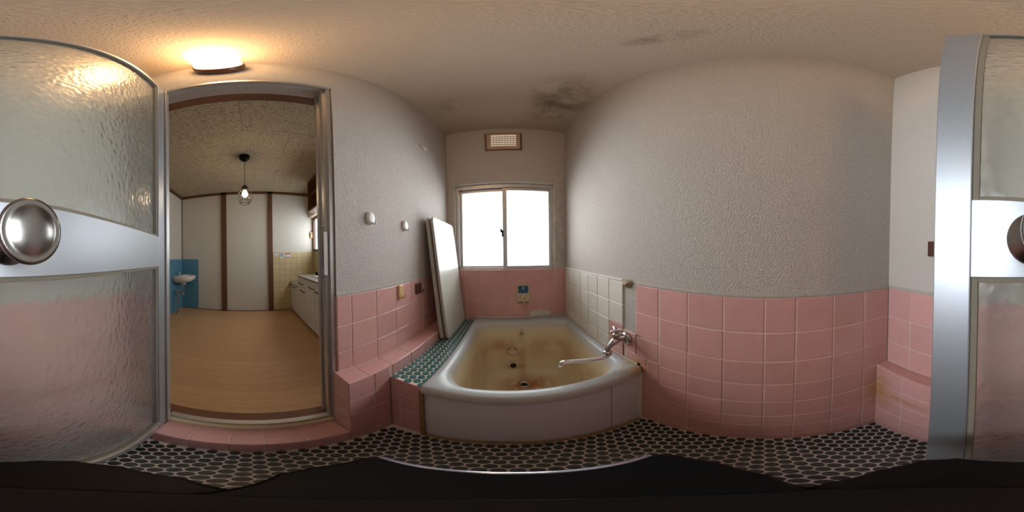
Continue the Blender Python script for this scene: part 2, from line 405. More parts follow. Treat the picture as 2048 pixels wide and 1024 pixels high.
# ---- window wall tiles
box('grout', (XL, XR, YW + .0014, YW + PP + .001, .40, .789), 'grout', wf)
colsW = [XL, -.417, -.311, -.205, -.099, .008, .114, .220, .327, XR]
grid(wf, '-Y', YW, colsW, [.405, .468, .575, .682, .789])
for a0, a1 in zip(colsW, colsW[1:]): tile(wf, '+Z', .7915, max(a0, WX0), min(a1, WX1), YW, 1.187)
bm = bmesh.new()
o_ = [(.152, .438), (.150, .47), (.172, .478), (.20, .476), (.222, .486), (.228, .50), (.234, .484), (.262, .478), (.292, .470), (.306, .455), (.30, .438)]
loft(bm, [[(x, YW + .001, z) for x, z in o_], [(x, YW - .0035, z) for x, z in o_]], True, True); from_bm('filler_patch', bm, 'white_filler', wf)

# ---- left wall tiles, low plinth and the tiled ledge beside the tub
ZL, ZM, XP, YE, YT = .472, .410, -.366, .236, .400
colsL = [DY1, .305, .418, .531, .647, .759, .867, .975, 1.083, YW]
box('grout', (XL - PP - .001, XL - .0014, DY1 + .002, YW, .40, .776), 'grout', wl)
grid(wl, '+X', XL, colsL, [ZL, .563, .670, .776])
grid(wl, '-Y', DY1, [-.476, XL], [ZL, .563, .670, .776])
box('mortar_cap', (XL - PP - .002, XL - .001, DY1, YW, .7765, .786), 'cement', wl, .002)
colsK = [YB, -.33, DY0]
box('grout', (XL - PP - .001, XL - .0014, YB, DY0, 0, .776), 'grout', wl)
grid(wl, '+X', XL, colsK, [.0, .15, .258, .365, ZL, .563, .670, .776])

pl = boxes('trim_1', [(-.56, XP - .0016, YE + .0016, YT, 0, ZL - .0016), (-.56, XP - .0016, YT, YW, .38, ZL - .0016)], 'grout')
tag(pl, 'pink tiled plinth with a narrow top along the plaster wall', kind='structure')
jt = [YE, .308, .412, .526, .640, .752, .862, .972, 1.08, YW]
for a0, a1 in zip(jt, jt[1:]): tile(pl, '+Z', ZL, XL, XP, a0, a1)
for a0, a1 in zip(jt[2:], jt[3:]): tile(pl, '+X', XP, a0, a1, ZM, ZL)
grid(pl, '+X', XP, [YE, .33, YT], [.0, .05, .155, .26, .364, ZL])
grid(pl, '-Y', YE, [-.476, XP], [.100, .172, .272, .372, ZL])
lg = box('trim_2', (XP, -.248, YT + .0016, YW, 0, ZM - .0016), 'white_filler'); tag(lg, 'narrow ledge of blue green round mosaic beside the bathtub', kind='structure')
grid(lg, '-Y', YT, [XP, -.330, -.247], [.0, .11, .21, .31, ZM])
st = box('trim_3', (-.46, XP - .0016, DY0 + .005, YE, 0, .0984), 'grout'); tag(st, 'low pink tiled step under the doorway', kind='structure')
jy = [DY0 + .005, -.16, -.063, .019, .12, YE]
for a0, a1 in zip(jy, jy[1:]):
    tile(st, '+Z', .100, -.458, XP, a0, a1); tile(st, '+X', XP, a0, a1, 0, .098)
# ---- back wall
YP = -.356
box('grout', (XL, XR, YB - PP - .001, YB - .0014, 0, .788), 'grout', wb)
colsB = [XL, -.32, -.213, -.106, 0, .107, .214, .321, XR]
grid(wb, '+Y', YB, colsB, [ZL, .574, .681, .788])
box('mortar_cap', (XL, XR, YB - PP - .002, YB - .001, .7885, .797), 'cement', wb, .002)
bp = box('trim_4', (XL, XR, YB - .004, YP - .0016, 0, ZL - .0016), 'grout'); tag(bp, 'pink tiled plinth along the wall behind the door', kind='structure')
colsP = [XL, -.335, -.228, -.121, -.014, .093, .2, .308, XR]
for a0, a1 in zip(colsP, colsP[1:]): tile(bp, '+Z', ZL, a0, a1, YB, YP)
grid(bp, '+Y', YP, colsP, [.0, .062, .182, .283, .375, ZL])
ws = box('switch_plate', (.20, .254, YB - .003, YB + .008, .904, .947), 'brown_hook', wb, .002)

# ---- round mosaic
def disc_mesh(mat):
    bm = bmesh.new(); n = 16; r = .0128
    q = lambda rr, z: [bm.verts.new((rr * math.cos(2 * math.pi * k / n), rr * math.sin(2 * math.pi * k / n), z)) for k in range(n)]
    a, b = q(r, -.002), q(r - .0012, .0009); bm.faces.new(b)
    for k in range(n): bm.faces.new((a[k], a[(k + 1) % n], b[(k + 1) % n], b[k]))
    me = bpy.data.meshes.new('mosaic_tile'); bm.to_mesh(me); bm.free(); me.materials.append(MATS[mat]); return me
dm_, tm_ = disc_mesh('dark_mosaic'), disc_mesh('teal_mosaic')
P_ = .0285; pts = []
ry = 0; y = YP + .012
while y < .392:
    x = XP + .012 + (P_ / 2 if ry % 2 else 0)
    while x < XR - .004:
        pts.append((x + random.uniform(-.0004, .0004), y + random.uniform(-.0004, .0004))); x += P_
    y += P_ * .866; ry += 1
def shown(p):
    r = math.hypot(*p); a = math.degrees(math.atan2(p[0], p[1]))
    behind = p[1] < -.258 + .2 * (p[0] + .42) and p[0] < .1
    return r > .20 and not behind
near = sorted([p for p in pts if shown(p)], key=lambda p: math.hypot(*p))
one = near[:300]; rest = near[300:] + [p for p in pts if not shown(p)]
for x, y in one: link('mosaic_tile', dm_, None, fl, Matrix.Translation((x, y, 0)))
bm = bmesh.new()
for x, y in rest:
    q = lambda rr, z: [bm.verts.new((x + rr * math.cos(2 * math.pi * k / 14), y + rr * math.sin(2 * math.pi * k / 14), z)) for k in range(14)]
    a, b = q(.0128, -.002), q(.0116, .0009); bm.faces.new(b)
    for k in range(14): bm.faces.new((a[k], a[(k + 1) % 14], b[(k + 1) % 14], b[k]))
o = from_bm('mosaic_rest', bm, 'dark_mosaic_rest', fl); o['kind'] = 'stuff'
x = XP + .013; k = 0
while x < -.252:
    y = YT + .014 + (P_ / 2 if k % 2 else 0)
    while y < YW - .008: link('mosaic_tile', tm_, None, lg, Matrix.Translation((x, y, ZM))); y += P_
    x += P_ * .866; k += 1

# ------------------------------------------------------------------ door frame and door
fr = empty('trim_5', (XL, -.01, .1)); tag(fr, 'grey aluminium door frame around the kitchen doorway', kind='structure')
def fbox(name, b, mat='frame_aluminium', bev=.0012):
    o = box(name, b, mat, None, bev); o.parent = fr; o.matrix_parent_inverse = Matrix.Translation((-XL, .01, -.1)); return o
fbox('jamb', (-.468, -.452, .234, .248, .118, DZ)); fbox('jamb', (-.486, -.466, .224, .248, .118, DZ)); fbox('jamb', (-.512, -.485, .230, .252, .118, DZ)); fbox('jamb', (-.527, -.510, .2226, .252, .118, DZ))
fbox('jamb', (-.462, -.444, DY0, -.257, .118, DZ)); fbox('jamb', (-.527, -.465, -.346, -.312, .118, DZ))
fbox('header', (-.470, -.447, -.267, .248, 1.750, DZ)); fbox('header', (-.527, -.469, -.345, .248, 1.742, 1.772))
fbox('sill', (-.472, -.455, -.267, .248, .100, .123), 'beige_plastic'); fbox('sill', (-.495, -.471, -.267, .248, .10, .142)); fbox('sill', (-.478, -.473, -.267, .248, .12, .134), 'dark_hole')
fbox('strike_plate', (-.484, -.468, .2215, .2242, .835, 1.005), 'steel'); fbox('latch_hole', (-.480, -.473, .2210, .2220, .875, .955), 'dark_hole'); fbox('strike_lip', (-.467, -.462, .217, .2315, .845, .985), 'chrome')
for z in (.865, .985): fbox('screw', (-.478, -.474, .2205, .2217, z, z + .004), 'dull_chrome')
for y in (-.22, -.01, .17): fbox('screw', (-.49, -.486, y, y + .004, 1.7405, 1.7425), 'dark_hole')
wd = empty('trim_6', (-.55, -.01, .1)); tag(wd, 'brown wooden lintel and sill on the kitchen side of the doorway', kind='structure')
for nm, b in (('lintel', (-.585, -.527, -.37, .29, 1.752, 1.83)), ('sill_board', (-.546, -.497, -.37, .29, .02, .138)), ('side_board', (-.585, -.527, .2495, .27, .138, 1.752)), ('side_board', (-.585, -.527, -.375, -.345, .138, 1.752))):
    o = box(nm, b, 'lintel_wood', None, .001); o.parent = wd; o.matrix_parent_inverse = Matrix.Translation((.55, .01, -.1))

ANG = math.atan(.2); dr = empty('door_1', (-.42, -.258, .112), ANG)
tag(dr, 'aluminium bathroom door with two hammered glass panes, swung open', kind='structure')
Z0 = -.112; DW, DT = .522, .030
def dbox(name, b, mat, bev=.001, parent=None):
    o = box(name, (b[0], b[1], b[2], b[3], b[4] + Z0, b[5] + Z0), mat, parent or dr, bev); return o
DTOP = 1.752
dbox('stile', (DW - .041, DW, -DT, 0, .112, DTOP), 'brushed_aluminium_upright', .0015)
dbox('stile', (-.018, .030, -DT, 0, .112, DTOP), 'brushed_aluminium_upright', .0015)
dbox('rail', (.030, DW - .041, -DT, -.0005, .882, .967), 'brushed_aluminium')
dbox('top_rail', (.030, DW - .041, -DT, -.001, 1.727, DTOP), 'brushed_aluminium')
dbox('bottom_rail', (.030, DW - .041, -DT, -.002, .112, .166), 'brushed_aluminium'); dbox('bottom_bead', (.030, DW - .041, -DT, .003, .166, .177), 'frame_aluminium')
for z0, z1 in ((.177, .882), (.967, 1.727)):
    g = dbox('glass_pane', (.034, DW - .045, -.017, -.012, z0 + .001, z1 - .001), 'hammered_glass', 0)
    for b in ((.030, .038, -.02, -.005, z0, z1), (DW - .049, DW - .041, -.02, -.005, z0, z1), (.038, DW - .049, -.02, -.005, z0, z0 + .006), (.038, DW - .049, -.02, -.005, z1 - .006, z1)):
        dbox('gasket', b, 'gasket', .001, g)
ks = .415
def dl(name, prof, mat, parent): return lathe(name, prof, mat, parent, (ks, 0, .924 + Z0), 'Y', 40)
kn = dl('knob', [(.010, .018), (.0105, .040), (.013, .046), (.0215, .054), (.0250, .058), (.0256, .0605), (.0250, .0632), (.0226, .0640), (.0215, .0634), (.018, .0646), (.010, .0660), (0, .0665)], 'steel', dr)
dl('rose', [(.0285, 0), (.0285, .0022), (.0265, .004), (.020, .0085), (.0155, .013), (.0125, .018), (.0105, .022), (0, .022)], 'steel', kn)

# ------------------------------------------------------------------ bathroom window and vent
wn = empty('window_1', (0, 1.19, WZ0)); tag(wn, 'aluminium sliding window with two frosted panes above the tub', kind='structure')
def wbox(name, b, mat='frame_aluminium', bev=.001, parent=None):
    o = box(name, (b[0], b[1], b[2] - 1.19, b[3] - 1.19, b[4] - WZ0, b[5] - WZ0), mat, parent or wn, bev); return o
wbox('frame', (-.388, -.362, 1.183, 1.235, .792, 1.452)); wbox('frame', (.322, .338, 1.183, 1.235, .792, 1.452))
wbox('frame', (-.362, .322, 1.183, 1.235, 1.418, 1.452)); wbox('frame', (-.362, .322, 1.183, 1.235, .792, .804))
def sash(x0, x1, y, fl_, fr_):
    s_ = wbox('sash', (x0, x0 + fl_, y, y + .018, .804, 1.416)); 
    wbox('sash_stile', (x1 - fr_, x1, y, y + .018, .804, 1.416), parent=s_); wbox('sash_rail', (x0 + fl_, x1 - fr_, y, y + .018, .804, .816), parent=s_); wbox('sash_rail', (x0 + fl_, x1 - fr_, y, y + .018, 1.392, 1.416), parent=s_)
    wbox('pane', (x0 + fl_ - .001, x1 - fr_ + .001, y + .007, y + .011, .815, 1.393), 'daylit_pane', 0, s_)
sash(-.362, -.012, 1.207, .018, .024); sash(-.038, .322, 1.189, .030, .020)
lk = wbox('crescent_lock', (-.046, -.034, 1.181, 1.190, 1.03, 1.078), 'black_plastic', .003); wbox('lock_lever', (-.056, -.044, 1.179, 1.186, 1.062, 1.088), 'black_plastic', .002, lk)
box('frame', (WX0, WX1, YW + T - .02, YW + T, WZ0 - .02, WZ1 + .02), 'hollow_wall', wn).location = (0, -1.19, -WZ0)  # unseen sheet closing the window opening behind the panes
wn.children[-1].name = 'opening_backing'

vt = empty('vent_grille', (-.022, YW, 1.858)); tag(vt, 'beige louvred vent grille set in the wall above the window', 'vent grille')
def vbox(name, b, mat, bev=.001, parent=None): return box(name, (b[0] + .022, b[1] + .022, b[2] - YW, b[3] - YW, b[4] - 1.858, b[5] - 1.858), mat, parent or vt, bev)
vbox('shadow_plate', (-.153, .108, YW - .002, YW + .0035, 1.757, 1.960), 'vent_shadow_gap'); vbox('backing', (-.112, .068, YW - .004, YW - .0025, 1.793, 1.933), 'vent_daylight', 0)  # flat dark plate on the wall, the gap's shadow is in its colour
for b in ((-.138, -.110, 1.768, 1.940), (.066, .093, 1.768, 1.940)): vbox('frame', (b[0], b[1], YW - .016, YW - .002, b[2], b[3]), 'vent_beige')
for b in ((-.110, .066, 1.768, 1.795), (-.110, .066, 1.931, 1.940)): vbox('frame', (b[0], b[1], YW - .016, YW - .002, b[2], b[3]), 'vent_beige')
for k in range(1, 9): x = -.110 + .176 * k / 9; vbox('bar', (x - .0016, x + .0016, YW - .013, YW - .008, 1.795, 1.931), 'vent_beige', 0)
for k in range(1, 6): z = 1.795 + .136 * k / 6; vbox('slat', (-.110, .066, YW - .010, YW - .004, z - .003, z + .003), 'vent_beige', 0)
for x in (-.126, .081):
    for z in (1.776, 1.932): vbox('screw', (x - .002, x + .002, YW - .0172, YW - .0158, z - .002, z + .002), 'dark_hole', 0)

# ------------------------------------------------------------------ wall lamp
LY, LZ = -.080, 1.940
lp = empty('wall_lamp', (XL - .004, LY, LZ)); tag(lp, 'lit round frosted glass wall lamp on a brown base above the doorway', 'lamp')
lathe('base', [(0, .0), (.070, .0), (.074, .006), (.074, .030), (.070, .036), (0, .036)], 'brown_bakelite', lp, (0, 0, 0), 'X', 40)
lathe('shade', [(.060, .0355), (.067, .038), (.064, .044), (.063, .06), (.062, .11), (.058, .132), (.045, .146), (.022, .152), (0, .153)], 'lamp_glass', lp, (0, 0, 0), 'X', 40)

# ------------------------------------------------------------------ bathtub
tb = empty('bathtub', (.085, .77, 0)); tag(tb, 'worn off white bathtub with rust stains inside and a plain front apron', 'bathtub')
TX, TY = -.085, -.77
bm = bmesh.new(); rg = lambda x0, x1, y0, y1, r, z: [(x + TX, y + TY, z) for x, y in rrect(x0, x1, y0, y1, r, 10)]
X0, X1, Y0, Y1 = -.247, .4182, .384, 1.1515
loft(bm, [rg(X0 + .02, X1 - .012, Y0 + .02, Y1 - .01, .012, .386), rg(X0 + .002, X1 - .001, Y0 + .003, Y1 - .001, .014, .388), rg(X0, X1, Y0, Y1, .014, .394), rg(X0, X1, Y0, Y1, .014, .414), rg(X0 + .002, X1 - .001, Y0 + .003, Y1 - .001, .016, .423), rg(X0 + .010, X1 - .004, Y0 + .010, Y1 - .004, .018, .4295),
    rg(X0 + .022, X1 - .022, Y0 + .03, Y1 - .055, .05, .431), rg(-.214, .382, .424, 1.078, .085, .4295), rg(-.204, .373, .433, 1.064, .095, .422), rg(-.197, .366, .440, 1.056, .098, .406), rg(-.188, .356, .448, 1.046, .10, .36), rg(-.160, .327, .47, 1.012, .10, .20),
    rg(-.135, .303, .488, .985, .10, .085), rg(-.118, .287, .503, .968, .095, .050), rg(-.088, .256, .535, .938, .08, .034), rg(0.02, .15, .66, .85, .05, .030)], False, True)
from_bm('basin', bm, 'tub_enamel', tb, True)
def tbox(name, b, mat, bev=.001, parent=None): return box(name, (b[0] + TX, b[1] + TX, b[2] + TY, b[3] + TY, b[4], b[5]), mat, parent or tb, bev)
tbox('apron', (-.247, .2885, .396, .405, .004, .389), 'apron_enamel', .003); tbox('apron_side_panel', (.2905, .4085, .3965, .405, .004, .389), 'apron_enamel', .002)
tbox('sealant', (-.2495, -.236, .386, .3935, .0, .40), 'brown_sealant', .003); tbox('sealant', (-.247, .41, .385, .393, -.001, .008), 'brown_sealant', .003); tbox('sealant', (.408, .4184, .388, .400, .0, .39), 'white_filler', .002)
tbox('sealant', (-.24, .415, 1.148, 1.1525, .425, .436), 'white_filler', .002); tbox('sealant', (.412, .4182, .41, 1.15, .426, .435), 'beige_plastic', .002)
dn = lathe('drain', [(.030, 0), (.030, .003), (.024, .006), (.021, .002), (.020, .001), (0, .001)], 'dull_chrome', tb, (.072 + TX, .842 + TY, .031), 'Z', 24)
lathe('plug_hole', [(.018, .0015), (.017, .0024), (0, .0024)], 'dark_hole', dn, (.072 + TX, .842 + TY, .031), 'Z', 20)
def port(name, cx, cz, r, fn):
    # the far basin wall leans: y runs from .985 at z=.085 to 1.046 at z=.36
    y = .988 + (cz - .085) * (1.046 - .985) / .275
    m = frame_mw((cx + TX, y + TY - .002, cz), (1, 0, 0), (0, .217, .976))
    return fn(m)
def ring(name, r0, r1, h, mat, m, parent, zoff=0):
    o = lathe(name, [(r1, -.004 + zoff), (r1, h * .6 + zoff), (r1 - .003, h + zoff), (r0, h * .8 + zoff)] + ([(0, h * .8 + zoff)] if r0 > 0 else []), mat, parent, (0, 0, 0), 'Z', 28)
    o.matrix_basis = m; return o
m_ = frame_mw((.016 + TX, 1.005 + TY, .226), (1, 0, 0), (0, .217, .976))
c1 = ring('overflow_cap', .028, .034, .006, 'peach_cap', m_, tb)
bm = bmesh.new(); a_ = [(.0295 * math.cos(t_), .0295 * math.sin(t_), .0052) for t_ in [math.radians(q) for q in range(10, 81, 7)]] + [(.0245 * math.cos(t_), .0245 * math.sin(t_), .0052) for t_ in [math.radians(q) for q in range(80, 9, -7)]]
loft(bm, [a_, [(x, y, z + .0006) for x, y, z in a_]], True, True); 
b_ = [(-x, y, z) for x, y, z in a_]; loft(bm, [b_, [(x, y, z + .0006) for x, y, z in b_]], True, True); o = from_bm('cap_slot', bm, 'dark_hole', c1)
m_ = frame_mw((.020 + TX, .978 + TY, .108), (1, 0, 0), (0, .217, .976))
c2 = ring('inlet_port', .018, .034, .006, 'beige_plastic', m_, tb)
lathe('inlet_hole', [(.0205, .0052), (.019, .0062), (0, .0062)], 'dark_hole', c2, (0, 0, 0), 'Z', 24)
hk = tube('chain_hook', smooth_path([(.076 + TX, 1.045 + TY, .362), (.078 + TX, 1.026 + TY, .356), (.080 + TX, 1.022 + TY, .342), (.083 + TX, 1.028 + TY, .332)], 5), .0028, 'old_cement', tb, 8)

# ------------------------------------------------------------------ tub lid boards
def lid(name, label, bn, tn, bfar, tfar, face, thick):
    e = empty(name, ((bn[0] + bfar[0]) / 2, (bn[1] + bfar[1]) / 2, ZM)); tag(e, label, 'tub lid', 'folded away tub lid boards')
    C = [Vector(q) for q in (bn, bfar, tfar, tn)]; cen = sum(C, Vector()) / 4
    u = ((C[1] - C[0]) + (C[2] - C[3])).normalized(); v = ((C[3] - C[0]) + (C[2] - C[1])).normalized(); n_ = u.cross(v).normalized(); v = n_.cross(u)
    if n_.x < 0: raise ValueError
    w_, h_ = ((C[1] - C[0]).length + (C[2] - C[3]).length) / 2, ((C[3] - C[0]).length + (C[2] - C[1]).length) / 2
    mw = Matrix(((u.x, v.x, n_.x, cen.x - e.location.x), (u.y, v.y, n_.y, cen.y - e.location.y), (u.z, v.z, n_.z, cen.z - e.location.z), (0, 0, 0, 1)))
    b_ = plate('board', w_, h_, .03, thick, 'lid_edge', e, mw, .004, 8)
    plate('face', w_ - .010, h_ - .010, .027, .0016, face, b_, Matrix.Translation((0, 0, thick - .0006)), .0012, 8)
    return e, b_, w_, h_
e1, b1, w1, h1 = lid('tub_lid', 'cream tub lid board leaning on the wall by the window, front one of two', (-.325, .812, .412), (-.408, .766, 1.118), (-.325, 1.140, .412), (-.408, 1.118, 1.118), 'lid_face', .012)
for k in range(16):
    x_, y_ = random.uniform(-.03, .045), random.uniform(-.018, .03)
    plate('mark', random.uniform(.004, .010), random.uniform(.002, .004), .0008, .0003, 'lid_mark', b1, Matrix.Translation((-.045 + x_, -h1 / 2 + .10 + y_, .0129)), .0001, 2)
lid('tub_lid', 'tub lid board behind, between the front lid board and the plaster wall', (-.352, .800, .412), (-.429, .748, 1.112), (-.352, 1.128, .412), (-.429, 1.10, 1.112), 'lid_back', .012)

# ------------------------------------------------------------------ tap
tp = empty('wall_tap', (XR, .472, .543)); tag(tp, 'chrome wall tap with a cross handle and long swivel spout over the tub', 'tap')
def rel(p): return (p[0] - XR, p[1] - .472, p[2] - .543)
lathe('flange', [(0, .004), (.029, .004), (.029, -.006), (.027, -.012), (.020, -.016), (.013, -.018), (0, -.018)], 'dull_chrome', tp, (0, 0, 0), 'X', 32)
bm = bmesh.new(); pp = smooth_path([rel(q) for q in ((.414, .472, .543), (.385, .471, .548), (.366, .470, .552), (.348, .470, .545), (.334, .470, .533), (.327, .471, .519), (.326, .471, .506))], 5)
rr = [.010 + .006 * math.exp(-((i - 12) / 5) ** 2) for i in range(len(pp))]; tube_bm(bm, pp, rr, 16)
from_bm('body', bm, 'dull_chrome', tp, True)
lathe('bonnet', [(.0125, -.004), (.0135, .006), (.013, .020), (.015, .021), (.015, .029), (.010, .031), (.007, .036), (0, .036)], 'dull_chrome', tp, rel((.364, .470, .555)), 'Z', 24)
lathe('spout_nut', [(0, -.008), (.0155, -.008), (.0165, -.002), (.016, .008), (.013, .013), (0, .014)], 'dull_chrome', tp, rel((.326, .471, .500)), 'Z', 24)
tube('spout', smooth_path([rel(q) for q in ((.326, .471, .495), (.325, .472, .484), (.316, .473, .478), (.300, .476, .478), (.25, .483, .484), (.19, .491, .491), (.170, .494, .491), (.160, .495, .484), (.157, .4955, .472))], 6), .0092, 'chrome', tp, 14)
hd = lathe('handle_hub', [(0, 0), (.009, 0), (.011, .006), (.011, .012), (.007, .015), (0, .016)], 'chrome', tp, rel((.364, .470, .592)), 'Z', 20)
for k in range(3):
    a = math.radians(195 + 120 * k); c0 = Vector(rel((.364, .470, .600)))
    tube('handle_arm', [c0 + Vector((math.cos(a), math.sin(a), .0)) * r for r in (.004, .014, .025, .029, .0305)], [.007, .0068, .0078, .0066, .003], 'chrome', hd, 10)
lathe('handle_screw', [(.0035, .0), (.0035, .0012), (0, .0012)], 'dark_hole', hd, rel((.364, .470, .6078)), 'Z', 12)

# ------------------------------------------------------------------ water heater control
ct = empty('bath_heater_control', (.102, YW, .613)); tag(ct, 'beige bath heater control with a blue label on the pink tiles under the window', 'control')
def cbox(name, b, mat, bev=.001, parent=None): return box(name, (b[0] - .102, b[1] - .102, b[2] - YW, b[3] - YW, b[4] - .613, b[5] - .613), mat, parent or ct, bev)
bd = cbox('housing', (.058, .145, YW - .012, YW + .002, .548, .682), 'beige_plastic', .004)
lb = cbox('label', (.065, .137, YW - .0135, YW - .0118, .622, .677), 'label_blue', .0005)
for a, b, c_, d in ((.097, .109, .662, .666), (.100, .106, .656, .661), (.095, .111, .650, .653)): cbox('emblem', (a, b, YW - .0142, YW - .0134, c_, d), 'label_white', 0, lb)
for k in range(9): x = .078 + k * .0055; cbox('lettering', (x, x + .0036, YW - .0140, YW - .0134, .634, .6365), 'label_sky', 0, lb)
cbox('bottom_slot', (.062, .141, YW - .0125, YW - .0115, .549, .554), 'dark_hole', 0)
d_ = lathe('dial', [(.024, .0), (.024, -.008), (.022, -.010), (0, -.010)], 'beige_plastic', ct, (.104 - .102, -.012, .588 - .613), 'Y', 28)
cbox('pointer', (.1015, .1055, YW - .0228, YW - .0218, .574, .594), 'brown_hook', 0, d_)
bm = bmesh.new(); a_ = [(.026 * math.cos(math.radians(q)), -.0125, .026 * math.sin(math.radians(q))) for q in range(80, 201, 10)] + [(.0205 * math.cos(math.radians(q)), -.0125, .0205 * math.sin(math.radians(q))) for q in range(200, 79, -10)]
a_ = [(x, y, z - .025) for x, y, z in a_]; loft(bm, [a_, [(x, y - .0006, z) for x, y, z in a_]], True, True); from_bm('dial_scale', bm, 'old_cement', ct)
tube('cord', smooth_path([(.003, -.020, -.036), (.004, -.018, -.066), (.005, -.014, -.095), (.006, -.006, -.112)], 5), [.007] * 6 + [.0055] * 5 + [.004] * 5, 'beige_plastic', ct, 10)

# ------------------------------------------------------------------ hooks on the left wall
def oval_hook(y, z, label):
    e = empty('wall_hook', (XL - PP, y, z)); tag(e, label, 'hook', 'oval wall hooks')
    bm = bmesh.new(); R_ = []
    for d, s_ in ((0, 1), (.006, 1), (.0095, .85), (.011, .5)): R_.append([(d, .0185 * s_ * math.cos(q * math.pi / 12), .0245 * s_ * math.sin(q * math.pi / 12)) for q in range(24)])
    loft(bm, R_, False, True); from_bm('plate', bm, 'white_plastic', e, True)
    tube('prong', smooth_path([(.006, .004, -.010), (.012, .006, -.021), (.019, .008, -.021), (.022, .009, -.012)], 4), .0035, 'white_plastic', e, 8)
oval_hook(.396, 1.044, 'white oval wall hook nearer the doorway'); oval_hook(.607, 1.042, 'white oval wall hook nearer the window')
def flat_hook(y, z, w_, h_, mat, label):
    e = empty('tile_hook', (XL, y, z)); tag(e, label, 'hook')
    plate('plate', w_, h_, .006, .008, mat, e, frame_mw((0, 0, 0), (0, 1, 0), (0, 0, 1)), .003)
    tube('prong', smooth_path([(.004, w_ * .1, -h_ * .36), (.012, w_ * .3, -h_ * .42), (.018, w_ * .42, -h_ * .32), (.019, w_ * .45, -h_ * .12)], 4), .0035, mat, e, 8)
flat_hook(.561, .742, .030, .064, 'tan_hook', 'tan adhesive hook on the pink tiles'); flat_hook(.708, .733, .050, .056, 'brown_hook', 'dark brown square adhesive hook on the pink tiles')
sh = empty('screw_hook', (XL - PP, .775, 1.60)); tag(sh, 'small white screw hook high on the plaster wall', 'hook')
tube('hook', smooth_path([(0, 0, .006), (.014, .004, .004), (.022, .010, -.010), (.014, .018, -.016), (.006, .022, -.008)], 5), .004, 'white_plastic', sh, 8)
lathe('collar', [(.007, .0), (.006, .004), (0, .004)], 'beige_plastic', sh, (0, 0, .006), 'X', 12)

# ------------------------------------------------------------------ tripod below the viewpoint
tr = empty('tripod', (0, 0, 0)); tag(tr, 'black tripod standing on the mosaic floor in the middle of the bathroom', 'tripod')
ZH = .603
def slab(name, outline, z0, z1, mat, parent, bev=.004):
    bm = bmesh.new(); cx = sum(p[0] for p in outline) / len(outline); cy = sum(p[1] for p in outline) / len(outline)
    sc_ = lambda d, z: [(cx + (x - cx) * (1 - d), cy + (y - cy) * (1 - d), z) for x, y in outline]
    loft(bm, [sc_(.06, z0), sc_(0, z0 + bev), sc_(0, z1 - bev), sc_(.05, z1)], True, True); return from_bm(name, bm, mat, parent)
hp = slab('head_plate', [(-.076, .008), (-.084, .028), (-.085, .064), (-.080, .071), (.083, .066), (.090, .058), (.088, .024), (.066, -.006), (.03, -.02), (-.03, -.02)], ZH - .035, ZH, 'black_plastic', tr)
rp = slab('rear_block', [(-.064, -.03), (-.066, -.068), (-.050, -.094), (-.03, -.102), (.036, -.102), (.054, -.088), (.058, -.054), (.048, -.025), (.02, .01), (-.03, .01)], ZH - .045, ZH - .004, 'black_metal', tr)
bm = bmesh.new(); tube_bm(bm, [(-.078, .0705, ZH - .004), (.0, .0690, ZH - .004), (.080, .0660, ZH - .004)], .0034, 8); from_bm('edge_highlight', bm, 'bluish_highlight', hp, True)  # bluish metal strip stands in for the highlight along the glossy front edge
slab('knob_plate', [(.034 * math.cos(math.radians(q)), -.015 + .034 * math.sin(math.radians(q))) for q in range(0, 360, 20)], ZH - .002, ZH + .012, 'black_metal', tr, .003)
lathe('column', [(0, .34), (.016, .34), (.016, .48), (.026, .49), (.028, .565), (0, .57)], 'black_metal', tr, (0, -.015, 0), 'Z', 24)
for a in (-50, 55, 180):
    a_ = math.radians(a); d_ = Vector((math.sin(a_), math.cos(a_), 0)); c0 = Vector((0, -.015, 0))
    lg_ = tube('leg', [c0 + d_ * .02 + Vector((0, 0, .545)), c0 + d_ * .10 + Vector((0, 0, .30)), c0 + d_ * .185 + Vector((0, 0, .022))], [.013, .011, .008], 'black_metal', tr, 10)
    lathe('foot', [(0, .001), (.012, .001), (.012, .016), (.008, .026), (0, .026)], 'black_rubber', lg_, tuple(c0 + d_ * .19), 'Z', 14)

# ------------------------------------------------------------------ kitchen beyond the doorway
KX, KZ, KC, KL, KR = -2.95, -.088, 2.172, -1.36, 1.175
kf = box('floor_kitchen', (KX - .1, -.56, KL - .1, KR + .1, KZ - .08, KZ - .0012), 'lintel_wood'); tag(kf, 'kitchen floor of pale brown wood planks', kind='structure')
x = -.585; k = 0
while x > KX + .01:
    x0 = max(x - .085, KX); box('plank', (x0 + .0005, x - .0005, KL, KR, KZ - .006, KZ), 'floor_plank', kf, 0); x = x0
kc = box('ceiling_kitchen', (KX - .1, -.56, KL - .1, KR + .1, KC + .0035, KC + .08), 'dark_wood'); tag(kc, 'kitchen ceiling of pitted acoustic boards', kind='structure')
xe = [-.56, -.865, -1.28, -1.69, -2.105, -2.52, KX]
for i, (x1, x0) in enumerate(zip(xe, xe[1:])):
    ys = [KL] + [q for q in [(-.063 if i % 2 else -.486) + .816 * n_ for n_ in range(-2, 3)] if KL + .05 < q < KR - .05] + [KR]
    for y0, y1 in zip(ys, ys[1:]): box('ceiling_board', (x0 + .0015, x1 - .0015, y0 + .0015, y1 - .0015, KC, KC + .005), 'pitted_board', kc, 0)
kw = box('wall_kitchen_far', (KX - .1, KX, KL - .1, KR + .1, KZ - .08, KC + .08), 'kitchen_paint'); tag(kw, 'white kitchen wall facing the doorway, divided by brown posts', kind='structure')
